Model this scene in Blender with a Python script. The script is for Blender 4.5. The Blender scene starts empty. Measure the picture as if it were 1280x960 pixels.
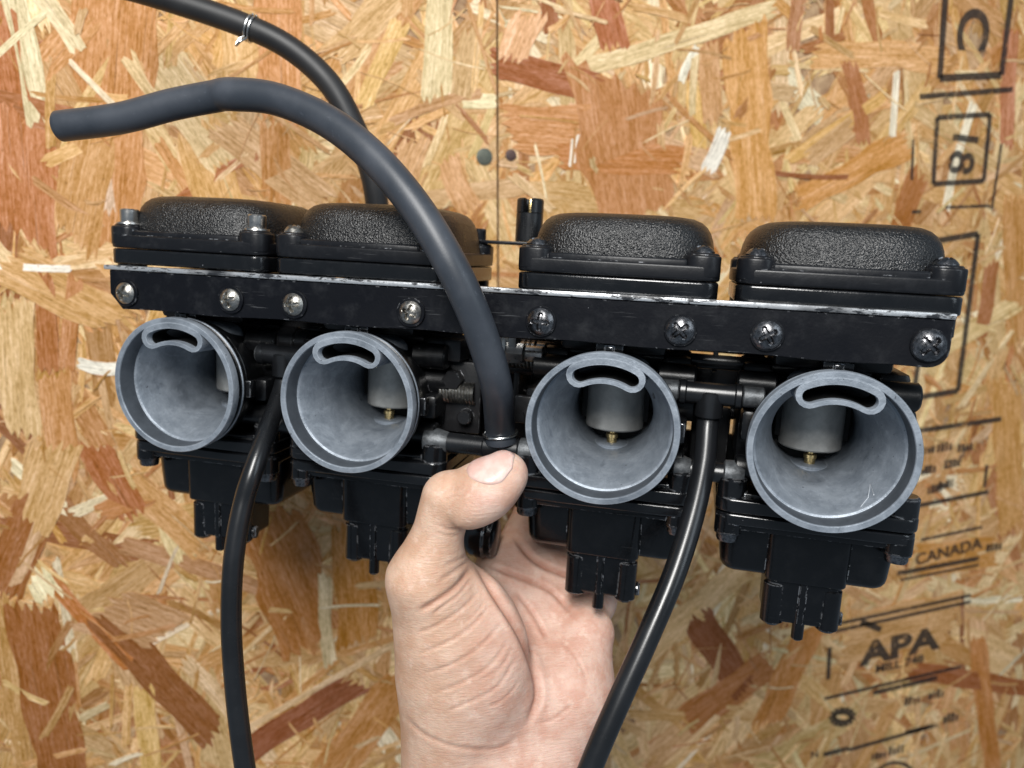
import bpy, bmesh, math, random
import numpy as np
from mathutils import Matrix, Vector

random.seed(7); rng = np.random.default_rng(7)
S = bpy.context.scene
COL = S.collection
MM = 0.001
F = 960.0                      # focal length in pixels of the 1280 px wide photograph

# ------------------------------------------------------------------ frames
# camera frame (mm): right, forward, up.   world: Z up, board in the XZ plane facing -Y
def unit(v): v = np.array(v, float); return v / np.linalg.norm(v)
Zw = unit((0, -960, 4620)); _u = np.array((4510, 960, 577.0)); Xw = unit(_u - Zw * (Zw @ _u)); Yw = np.cross(Zw, Xw)
R = np.stack([Xw, Yw, Zw])
CAM = np.array((0, 0, 1.4))
def W(p): return R @ np.asarray(p, float) * MM + CAM
def cp(px, py, d): return np.array(((px - 640) / F * d, d, -(py - 480) / F * d))
D_BOARD = 525.0
BOARD_Y = D_BOARD * Yw[1]      # mm in world Y
# rack frame: X along the row, Y along the bores (away from camera), Z up
C1 = np.array([-144.9, 328, -.7]); C4 = np.array([112.4, 269, -24.4])
RX = unit(C4 - C1); _y = np.array([225, 960, 150.]); RY = unit(_y - RX * (RX @ _y)); RZ = np.cross(RX, RY)
RO = (C1 + C4) / 2; RM = np.stack([RX, RY, RZ], 1)
def to_rack(p): return RM.T @ (np.asarray(p, float) - RO)
def pr(px, py, y):             # pixel -> rack point on the rack plane at depth y
    d = np.array([(px - 640) / F, 1, -(py - 480) / F]); ld = RM.T @ d; lo = RM.T @ (-RO)
    return lo + (y - lo[1]) / ld[1] * ld
def mat4(r, t):
    m = Matrix.Identity(4)
    for i in range(3):
        for j in range(3): m[i][j] = r[i, j]
        m[i][3] = t[i]
    return m

# ------------------------------------------------------------------ camera, world, lamps, exposure
cam = bpy.data.cameras.new('camera'); co = bpy.data.objects.new('camera', cam); COL.objects.link(co)
cam.sensor_width = 36; cam.lens = 36 * F / 1280; cam.clip_start = 0.01; cam.clip_end = 50
co.matrix_world = mat4(np.stack([R[:, 0], R[:, 2], -R[:, 1]], 1), CAM)
cam.dof.use_dof = True; cam.dof.focus_distance = 0.292; cam.dof.aperture_fstop = 9.5
S.camera = co
wd = bpy.data.worlds.new('World'); S.world = wd; wd.use_nodes = True
wd.node_tree.nodes['Background'].inputs[0].default_value = (0.66, 0.82, 1.0, 1)
wd.node_tree.nodes['Background'].inputs[1].default_value = 0.25
def area(name, pos, target, sx, sy, power, col):
    l = bpy.data.lights.new(name, 'AREA'); l.shape = 'RECTANGLE'; l.size = sx; l.size_y = sy; l.energy = power; l.color = col
    o = bpy.data.objects.new(name, l); COL.objects.link(o)
    p = Vector(W(pos)); t = Vector(W(target)); o.location = p
    o.rotation_euler = (t - p).to_track_quat('-Z', 'Y').to_euler(); return o
area('doorway_light', (-130, -600, 520), (0, 370, 20), 0.26, 0.62, 18.0, (1.0, 0.985, 0.955))
area('side_fill_light', (900, -500, 350), (0, 320, -20), 0.4, 0.8, 3.0, (0.82, 0.92, 1.0))  # cool fill lamp from the right, with no seen source
S.view_settings.view_transform = 'Standard'; S.view_settings.look = 'None'
S.view_settings.exposure = 0.0; S.view_settings.gamma = 1.0
S.cycles.max_bounces = 8

# ------------------------------------------------------------------ material helpers
class NT:
    def __init__(s, name):
        s.m = bpy.data.materials.new(name); s.m.use_nodes = True; s.t = s.m.node_tree
        s.b = s.t.nodes['Principled BSDF']; s.out = s.t.nodes['Material Output']
    def n(s, typ, ins=None, **props):
        nd = s.t.nodes.new(typ)
        for k, v in props.items(): setattr(nd, k, v)
        for k, v in (ins or {}).items(): s.set(nd.inputs[k], v)
        return nd
    def set(s, sock, v):
        if isinstance(v, bpy.types.NodeSocket): s.t.links.new(v, sock)
        else: sock.default_value = v
    def p(s, **kw):
        for k, v in kw.items(): s.set(s.b.inputs[k.replace('_', ' ')], v)
    def math(s, op, a, b=0.0, clamp=False):
        nd = s.n('ShaderNodeMath', {0: a, 1: b}, operation=op); nd.use_clamp = clamp; return nd.outputs[0]
    def mix(s, f, a, b):
        nd = s.n('ShaderNodeMix', {0: f, 6: a, 7: b}, data_type='RGBA'); return nd.outputs[2]
    def ramp(s, f, lo, hi):
        nd = s.n('ShaderNodeMapRange', {0: f, 1: lo, 2: hi}); nd.interpolation_type = 'SMOOTHSTEP'; return nd.outputs[0]
    def coords(s, per_object=True):
        c = s.n('ShaderNodeTexCoord').outputs['Object']
        if per_object:
            r = s.n('ShaderNodeObjectInfo').outputs['Random']
            k = s.n('ShaderNodeVectorMath', {0: (3.1, 1.7, 2.3)}, operation='SCALE'); s.set(k.inputs['Scale'], r)
            c = s.n('ShaderNodeVectorMath', {0: c, 1: k.outputs[0]}, operation='ADD').outputs[0]
        return c
    def noise(s, vec, scale, detail=3, rough=.55):
        return s.n('ShaderNodeTexNoise', {'Vector': vec, 'Scale': scale, 'Detail': detail, 'Roughness': rough}).outputs[0]
    def bump(s, h, strength, dist, prev=None):
        ins = {'Height': h, 'Strength': strength, 'Distance': dist}
        if prev is not None: ins['Normal'] = prev
        return s.n('ShaderNodeBump', ins).outputs[0]
    def edge(s, radius):
        bv = s.n('ShaderNodeBevel', {'Radius': radius}, samples=4).outputs[0]
        g = s.n('ShaderNodeNewGeometry').outputs['Normal']
        d = s.n('ShaderNodeVectorMath', {0: bv, 1: g}, operation='DOT_PRODUCT').outputs['Value']
        return s.math('SUBTRACT', 1.0, d)
def rgb(r, g, b): # sRGB 0-255 -> linear
    f = lambda c: (c / 12.92 if c <= .04045 else ((c + .055) / 1.055) ** 2.4)
    return (f(r / 255), f(g / 255), f(b / 255), 1)

def black_paint(name, base=(.003, .0033, .004, 1), rough=.32, wear=.5, edge_r=.0007, crinkle=False, dust=.25, spec=.4):
    t = NT(name); c = t.coords()
    big = t.noise(c, 60, 3); fine = t.noise(c, 700, 4); chips = t.noise(c, 330, 5, .7)
    dustm = t.math('MULTIPLY', t.ramp(t.noise(c, 130, 5, .65), .45, .8), dust)
    colr = t.mix(dustm, base, (.05, .052, .056, 1))
    met = 0.0
    sv = t.n('ShaderNodeMapping', {'Vector': c, 'Rotation': (0, .12, 0), 'Scale': (.05, 1, 1)}).outputs[0]
    colr = t.mix(t.math('MULTIPLY', t.math('MULTIPLY', t.ramp(t.noise(sv, 1500, 2), .66, .74), t.ramp(t.noise(c, 45, 2), .45, .65)), dust), colr, (.16, .165, .17, 1))
    if wear > 0:
        e = t.ramp(t.edge(edge_r), .015, .16)
        m = t.math('MULTIPLY', e, t.ramp(chips, .66 - .2 * wear, .74 - .2 * wear), True)
        spots = t.math('MULTIPLY', t.ramp(t.noise(c, 420, 2), .77, .80), .7 * wear)
        m = t.math('MAXIMUM', m, spots)
        colr = t.mix(m, colr, (.42, .43, .45, 1)); met = t.math('MULTIPLY', m, .85)
    r = t.math('ADD', t.math('MULTIPLY', big, .25), rough - .12)
    t.p(Base_Color=colr, Roughness=r, Metallic=met); t.b.inputs['Specular IOR Level'].default_value = spec
    if crinkle:
        v = t.n('ShaderNodeTexVoronoi', {'Vector': c, 'Scale': 1450.0, 'Randomness': 1.0}, feature='SMOOTH_F1').outputs[0]
        w = t.noise(c, 1500, 2, .6)
        h = t.math('ADD', t.math('MULTIPLY', v, .7), w)
        t.p(Normal=t.bump(h, .75, .00055), Roughness=t.math('ADD', t.math('MULTIPLY', t.noise(c, 90, 3), .3), .16))
    else:
        t.p(Normal=t.bump(fine, .14, .0004))
    return t.m

def metal(name, base, rough=.35, var=.3, bump=.15, scale=250, dirt=.4, dirtcol=(.04, .04, .045, 1), metallic=1.0):
    t = NT(name); c = t.coords()
    a = t.noise(c, scale, 5, .65); b = t.noise(c, scale * .25, 3)
    dark = tuple(x * (1 - var) for x in base[:3]) + (1,)
    colr = t.mix(t.ramp(a, .3, .7), dark, base)
    colr = t.mix(t.math('MULTIPLY', t.ramp(b, .5, .75), dirt), colr, dirtcol)
    t.p(Base_Color=colr, Metallic=metallic, Roughness=t.math('ADD', t.math('MULTIPLY', a, .25), rough - .12),
        Normal=t.bump(a, bump, .0005))
    return t.m

M_BODY = black_paint('black_casting_paint', wear=.35)
M_BOWL = black_paint('black_bowl_paint', base=(.0022, .0025, .0032, 1), rough=.20, wear=.8, dust=.08, spec=.45)
M_FLANGE = black_paint('scuffed_flange_paint', base=(.004, .0045, .0055, 1), rough=.17, wear=1.0, edge_r=.0011, dust=.1, spec=.55)
M_COVER = black_paint('black_crinkle_paint', base=(.0045, .0046, .005, 1), rough=.3, wear=.0, crinkle=True, dust=.15, spec=.55)
M_COVERB = black_paint('black_cover_rim_paint', base=(.006, .0066, .0085, 1), rough=.34, wear=.55, dust=.25, spec=.3)
M_STRIP = black_paint('black_bracket_paint', base=(.0035, .004, .006, 1), rough=.36, wear=.5, dust=.25, spec=.22)
M_CHOKE = black_paint('black_linkage_paint', base=(.012, .012, .013, 1), rough=.3, wear=.6)
def worn_edge():
    t = NT('worn_bracket_edge'); c = t.coords()
    sx = t.n('ShaderNodeMapping', {'Vector': c, 'Scale': (.28, 1, 1)}).outputs[0]
    a = t.ramp(t.noise(sx, 380, 6, .75), .43, .50); b = t.ramp(t.noise(c, 40, 2), .22, .48)
    m = t.math('MULTIPLY', a, b)
    t.p(Base_Color=t.mix(m, (.018, .02, .024, 1), (.62, .64, .66, 1)), Metallic=t.math('MULTIPLY', m, .75),
        Roughness=t.math('ADD', t.math('MULTIPLY', t.noise(c, 900, 2), .3), .25), Normal=t.bump(t.noise(c, 600, 4), .3, .0005))
    return t.m
M_WORN = worn_edge()
def alu():
    t = NT('cast_aluminium'); c = t.coords()
    a = t.noise(c, 110, 6, .68); b = t.noise(c, 900, 3); st = t.noise(c, 38, 4, .6)
    colr = t.mix(t.ramp(a, .3, .7), (.20, .23, .268, 1), (.30, .335, .38, 1))
    colr = t.mix(t.math('MULTIPLY', t.ramp(st, .5, .72), .55), colr, (.09, .105, .125, 1))
    colr = t.mix(t.math('MULTIPLY', t.ramp(t.noise(c, 260, 5, .7), .56, .72), .5), colr, (.38, .42, .48, 1))
    w = t.n('ShaderNodeTexNoise', {'Vector': c, 'Scale': 75.0, 'Detail': 5.0, 'Roughness': .7, 'Distortion': 1.6}).outputs[0]
    colr = t.mix(t.math('MULTIPLY', t.ramp(w, .52, .66), .42), colr, (.38, .425, .485, 1))
    colr = t.mix(t.math('MULTIPLY', t.ramp(w, .44, .30), .5), colr, (.085, .105, .135, 1))
    colr = t.mix(t.ramp(t.noise(c, 520, 2), .71, .76), colr, (.06, .065, .075, 1))
    e = t.math('MULTIPLY', t.ramp(t.edge(.0005), .02, .15), .55)
    colr = t.mix(e, colr, (.50, .55, .61, 1))
    t.p(Base_Color=colr, Metallic=.38, Roughness=t.math('ADD', t.math('MULTIPLY', a, .25), .34),
        Normal=t.bump(b, .22, .0004, t.bump(a, .35, .0012)))
    return t.m
M_ALU = alu()
M_BAND = metal('shaded_machined_band', (.125, .142, .165, 1), .42, .25, .08, 160, .2, metallic=.5)  # machined inner band, its shade and dark reflections put into the base colour
M_SLIDE = metal('dull_slide_metal', (.46, .45, .42, 1), .34, .25, .08, 200, .3, metallic=.35)
M_BRASS = metal('brass', (.72, .54, .26, 1), .28, .3, .1, 500, .15)
M_STEEL = metal('dull_screw_steel', (.52, .50, .46, 1), .34, .45, .22, 900, .75, (.05, .042, .032, 1))
M_BLACKSCREW = metal('blackened_screw_steel', (.24, .24, .25, 1), .28, .6, .22, 900, .7, (.015, .015, .016, 1))
M_BRIGHT = metal('bright_bolt_steel', (.60, .58, .55, 1), .3, .2, .2, 500, .25, (.2, .18, .15, 1))
M_UNION = metal('grey_union_metal', (.13, .14, .15, 1), .45, .5, .4, 500, .5, (.05, .05, .05, 1), metallic=.5)
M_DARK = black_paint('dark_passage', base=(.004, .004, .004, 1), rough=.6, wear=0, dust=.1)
M_WIRE = metal('clip_wire', (.66, .67, .66, 1), .28, .2, .1, 600, .2)
def rubber(name, base, rough, dust, spec=.5, bump=.1):
    t = NT(name); c = t.coords()
    a = t.noise(c, 45, 4, .6); b = t.noise(c, 1400, 2)
    colr = t.mix(t.ramp(a, .35, .7), base, dust)
    colr = t.mix(t.math('MULTIPLY', t.ramp(t.noise(c, 420, 4, .7), .62, .72), .35), colr, tuple(min(1, x * 1.9 + .01) for x in dust[:3]) + (1,))
    t.p(Base_Color=colr, Roughness=t.math('ADD', t.math('MULTIPLY', a, .2), rough - .1), Normal=t.bump(b, bump, .0003))
    t.b.inputs['Specular IOR Level'].default_value = spec
    return t.m
M_FUEL = rubber('grey_blue_fuel_rubber', (.028, .034, .044, 1), .44, (.046, .053, .066, 1), .55)
M_REAR = rubber('black_fuel_rubber', (.011, .011, .012, 1), .5, (.017, .017, .018, 1))
M_VENT = rubber('glossy_black_vent_hose', (.006, .0065, .0075, 1), .29, (.010, .011, .013, 1), .6, .04)

# ------------------------------------------------------------------ mesh helpers (all in mm)
def bm_new(): return bmesh.new()
def box(bm, x0, x1, y0, y1, z0, z1, bev=1.0, mi=0, seg=2, taper=None):
    r = bmesh.ops.create_cube(bm, size=1); vs = r['verts']
    for v in vs:
        a, b, c = v.co
        v.co = ((x0 + x1) / 2 + a * (x1 - x0), (y0 + y1) / 2 + b * (y1 - y0), (z0 + z1) / 2 + c * (z1 - z0))
        if taper and c < 0: v.co.x += (-taper if a > 0 else taper); v.co.y += (-taper if b > 0 else taper)
    fs = set(f for v in vs for f in v.link_faces)
    for f in fs: f.material_index = mi
    if bev > 0:
        es = list(set(e for f in fs for e in f.edges))
        rr = bmesh.ops.bevel(bm, geom=es, offset=bev, segments=seg, affect='EDGES', profile=.5)
        for f in rr['faces']: f.material_index = mi
def rbox(bm, x0, x1, y0, y1, z0, z1, rad, bev, mi=0, taper=0.0):
    def ol(ins, z):
        pts = []; r = max(.3, rad - ins)
        for cx, cy, a0 in ((x1 - rad, y1 - rad, 0), (x0 + rad, y1 - rad, 90), (x0 + rad, y0 + rad, 180), (x1 - rad, y0 + rad, 270)):
            for a in np.linspace(a0, a0 + 90, 7): pts.append((cx + r * math.cos(math.radians(a)), cy + r * math.sin(math.radians(a)), z))
        return pts
    n = 4; rings = []
    for k in range(n + 1):
        a = k / n * math.pi / 2; rings.append(ol(bev * (1 - math.sin(a)) + taper, z0 + bev * (1 - math.cos(a))))
    for k in range(n + 1):
        a = k / n * math.pi / 2; rings.append(ol(bev * (1 - math.cos(a)), z1 - bev * (1 - math.sin(a))))
    rings_mesh(bm, rings, mi=mi)
def rings_mesh(bm, rings, closed=True, cap0=True, cap1=True, mi=0):
    rv = [[bm.verts.new(tuple(p)) for p in r] for r in rings]
    n = len(rv[0]); fs = []
    for a, b in zip(rv[:-1], rv[1:]):
        for i in range(n if closed else n - 1):
            j = (i + 1) % n; fs.append(bm.faces.new((a[i], a[j], b[j], b[i])))
    if cap0: fs.append(bm.faces.new(list(reversed(rv[0]))))
    if cap1: fs.append(bm.faces.new(rv[-1]))
    for f in fs: f.material_index = mi
    return rv
def lathe(bm, prof, axis='y', at=(0, 0, 0), seg=48, mi=0, cap0=True, cap1=True):
    rings = []
    for r, h in prof:
        ring = []
        for k in range(seg):
            a = 2 * math.pi * k / seg; c, s = max(r, 1e-3) * math.cos(a), max(r, 1e-3) * math.sin(a)
            p = {'y': (c, h, s), 'z': (c, -s, h), 'x': (h, -c, s)}[axis]
            ring.append((p[0] + at[0], p[1] + at[1], p[2] + at[2]))
        rings.append(ring)
    return rings_mesh(bm, rings, True, cap0, cap1, mi)
def cyl(bm, axis, at, r, h0, h1, seg=24, bev=.5, mi=0):
    b = min(bev, r * .5, abs(h1 - h0) * .4)
    lathe(bm, [(r - b, h0), (r, h0 + b), (r, h1 - b), (r - b, h1)], axis, at, seg, mi)
def spline(pts, n=14):
    P = [np.asarray(p, float) for p in pts]; P = [2 * P[0] - P[1]] + P + [2 * P[-1] - P[-2]]
    out = []
    for i in range(1, len(P) - 2):
        p0, p1, p2, p3 = P[i - 1:i + 3]
        for k in range(n):
            t = k / n
            out.append(.5 * ((2 * p1) + (-p0 + p2) * t + (2 * p0 - 5 * p1 + 4 * p2 - p3) * t * t + (-p0 + 3 * p1 - 3 * p2 + p3) * t ** 3))
    out.append(P[-2]); return out
def tube(bm, path, rad, seg=28, bore=None, mi=0):
    path = [np.asarray(p, float) for p in path]; n = len(path)
    T = [unit(path[min(i + 1, n - 1)] - path[max(i - 1, 0)]) for i in range(n)]
    u = np.cross(T[0], (0, 0, 1.0)); u = unit(u if np.linalg.norm(u) > .1 else np.cross(T[0], (1.0, 0, 0)))
    rings = []
    rf = rad if callable(rad) else (lambda s: rad)
    U = []
    for i in range(n):
        u = unit(u - T[i] * (u @ T[i])); U.append(u)
    def ring(i, r, off=0):
        v = np.cross(T[i], U[i])
        return [path[i] + T[i] * off + r * (math.cos(a) * U[i] + math.sin(a) * v) for a in np.linspace(0, 2 * math.pi, seg, endpoint=False)]
    r0, r1 = rf(0), rf(1)
    if bore: rings += [ring(0, bore, 9), ring(0, bore, .3), ring(0, bore + .4, 0)]
    rings += [ring(0, r0 - .5, 0), ring(0, r0, .5)]
    for i in range(1, n - 1): rings.append(ring(i, rf(i / (n - 1))))
    rings += [ring(n - 1, r1, -.5), ring(n - 1, r1 - .5, 0)]
    if bore: rings += [ring(n - 1, bore + .4, 0), ring(n - 1, bore, -.3), ring(n - 1, bore, -9)]
    rings_mesh(bm, rings, mi=mi)
def to_mesh(bm, name, mats, smooth=38):
    bmesh.ops.recalc_face_normals(bm, faces=bm.faces)
    bmesh.ops.scale(bm, vec=(MM, MM, MM), verts=bm.verts)
    me = bpy.data.meshes.new(name); bm.to_mesh(me); bm.free()
    for m in (mats if isinstance(mats, (list, tuple)) else [mats]): me.materials.append(m)
    me.polygons.foreach_set('use_smooth', [True] * len(me.polygons))
    if smooth: me.set_sharp_from_angle(angle=math.radians(smooth))
    return me
def obj(name, me, parent=None, loc=(0, 0, 0), rot=(0, 0, 0), label=None):
    o = bpy.data.objects.new(name, me); COL.objects.link(o)
    if parent is not None: o.parent = parent
    o.location = [v * MM for v in loc]; o.rotation_euler = rot
    if label: o['label'] = label
    return o
def thing(name, label, cat, m=None, group=None):
    o = bpy.data.objects.new(name, None); COL.objects.link(o); o.empty_display_size = .02
    if m is not None: o.matrix_world = m
    o['label'] = label; o['category'] = cat
    if group: o['group'] = group
    return o

# ================================================================== OSB boards
def px_board(px, py):          # pixel -> world (x, z) in mm on the board face
    d = R @ np.array([(px - 640) / F, 1, -(py - 480) / F]); t = BOARD_Y / d[1]
    return d[0] * t, d[2] * t
SEAM = (px_board(619, 0)[0] + px_board(624, 240)[0]) / 2
def strand_mat():
    t = NT('wood_strand'); uv = t.n('ShaderNodeUVMap', uv_map='grain').outputs[0]
    tint = t.n('ShaderNodeVertexColor', layer_name='tint').outputs[0]
    m1 = t.n('ShaderNodeMapping', {'Vector': uv, 'Scale': (.022, .75, 1)}).outputs[0]
    m2 = t.n('ShaderNodeMapping', {'Vector': uv, 'Scale': (.10, 2.6, 1)}).outputs[0]
    m3 = t.n('ShaderNodeMapping', {'Vector': uv, 'Scale': (.03, .12, 1)}).outputs[0]
    m4 = t.n('ShaderNodeMapping', {'Vector': uv, 'Scale': (.25, .6, 1)}).outputs[0]
    g1 = t.noise(m1, 1, 6, .62); g2 = t.noise(m2, 1, 3, .6); g3 = t.noise(m3, 1, 3, .5); g4 = t.noise(m4, 1, 5, .7)
    k = t.math('ADD', t.math('MULTIPLY', g1, 1.25), t.math('MULTIPLY', g2, 1.15))
    k = t.math('ADD', k, t.math('MULTIPLY', g3, .75)); k = t.math('ADD', k, t.math('MULTIPLY', g4, 1.25))
    k = t.math('SUBTRACT', k, 1.27)                      # about 1.0 on average
    hsv = t.n('ShaderNodeHueSaturation', {'Hue': .4995, 'Saturation': t.math('SUBTRACT', 1.46, t.math('MULTIPLY', k, .46)), 'Value': k, 'Color': tint}).outputs[0]
    sp = t.ramp(g4, .66, .74)
    colr = t.mix(t.math('MULTIPLY', sp, .35), hsv, (.75, .66, .50, 1))
    m5 = t.n('ShaderNodeMapping', {'Vector': uv, 'Scale': (.014, 1.1, 1)}).outputs[0]
    dk = t.math('MAXIMUM', t.math('MULTIPLY', t.ramp(g4, .40, .30), .5), t.math('MULTIPLY', t.ramp(t.noise(m5, 1, 2, .5), .36, .29), .6))
    colr = t.mix(dk, colr, (.16, .075, .03, 1))
    t.p(Base_Color=colr, Roughness=t.math('ADD', t.math('MULTIPLY', g2, .3), .42), Normal=t.bump(k, .5, .0007))
    t.b.inputs['Specular IOR Level'].default_value = .35
    return t.m
M_STRAND = strand_mat()
PAL = [((222, 186, 134), 5), ((213, 170, 116), 7), ((205, 158, 104), 7), ((195, 146, 92), 5), ((180, 126, 76), 3.2),
       ((232, 204, 158), 3.4), ((244, 228, 196), 1.1), ((168, 112, 68), 1.3), ((142, 88, 52), .35), ((208, 170, 126), 3)]
PALW = np.array([w for _, w in PAL]); PALW = PALW / PALW.sum()
def outline(L, Wd, jag, bend=0.0):
    n = max(3, int(L / 9)); top = []; bot = []; w0 = Wd / 2
    ph = random.random() * 6; sh0, sh1 = random.uniform(-.55, .55) * Wd, random.uniform(-.55, .55) * Wd
    tp = random.uniform(.75, 1); tq = random.uniform(.75, 1); step = 0.0; stb = 0.0
    for i in range(n + 1):
        f = i / n; x = -L / 2 + L * f
        b = bend * ((2 * f - 1) ** 2 - .5); wob = .07 * w0 * math.sin(ph + i * 1.1)
        if random.random() < .22: step = random.uniform(-.16, .05) * w0
        if random.random() < .22: stb = random.uniform(-.05, .16) * w0
        wd = w0 * (tp + (tq - tp) * f); sh = sh0 * (1 - f) + sh1 * f if i in (0, n) else 0
        top.append((x + sh * .5, wd + wob + b + step)); bot.append((x - sh * .5, -wd + wob + b + stb))
    def end(a, b, sgn):          # cut across the grain, torn into fibres
        k = max(2, min(11, int(abs(b[1] - a[1]) / 2.2))); pts = []
        for q in range(1, k + 1):
            f = q / (k + 1); t = random.uniform(.2, 1) if q % 2 else random.uniform(-.5, .15)
            pts.append((a[0] + (b[0] - a[0]) * f + sgn * t * jag, a[1] + (b[1] - a[1]) * (f + random.uniform(-.3, .3) / (k + 1))))
        return pts
    return bot + end(bot[-1], top[-1], 1) + top[::-1] + end(top[0], bot[0], -1)
def clip(poly, x, keep_left):
    out = []
    for i, p in enumerate(poly):
        q = poly[(i + 1) % len(poly)]
        pin = (p[0] <= x) == keep_left; qin = (q[0] <= x) == keep_left
        if pin: out.append(p)
        if pin != qin:
            f = (x - p[0]) / (q[0] - p[0]); out.append((x, p[1] + f * (q[1] - p[1])))
    return out
strands = []   # dict(c,ang,outline,tint,h,score)
def add_strand(c, ang, L, Wd, tint, h, jag=None, bend=0.0, hero=False):
    strands.append(dict(c=c, a=ang, o=outline(L, Wd, jag if jag is not None else min(9, Wd * .5), bend), t=tint, h=h, A=L * Wd, hero=hero, Wd=Wd))
def pick():
    c = np.array(PAL[rng.choice(len(PAL), p=PALW)][0], float) * .82 + np.array((206, 160, 106)) * .18; c = c * rng.normal(1, .04) + rng.normal(0, 2, 3)
    return rgb(*np.clip(c, 5, 250))
BX0, BX1 = -500, 660; c0 = px_board(640, 480)[1]; BZ0, BZ1 = c0 - 430, c0 + 420
for i in range(2700):
    f = i / 2700
    L = random.uniform(45, 150) * (1.1 - .35 * f); Wd = min(L * .42, random.choice([8, 12, 16, 20, 26, 34, 42]) * random.uniform(.7, 1.2)) * (1.12 - .5 * f)
    add_strand((random.uniform(BX0, BX1), random.uniform(BZ0, BZ1)), random.gauss(math.pi / 2, .85), L, Wd, pick(), .05 + .75 * f, bend=random.uniform(-3, 3))
for i in range(4200):
    L = random.uniform(10, 62); Wd = random.uniform(.7, 5.0) if i % 3 else random.uniform(3, 9)
    add_strand((random.uniform(BX0, BX1), random.uniform(BZ0, BZ1)), random.uniform(0, math.pi), L, Wd, pick(), .3 + .65 * random.random(), jag=5, bend=random.uniform(-1.5, 1.5))
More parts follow.
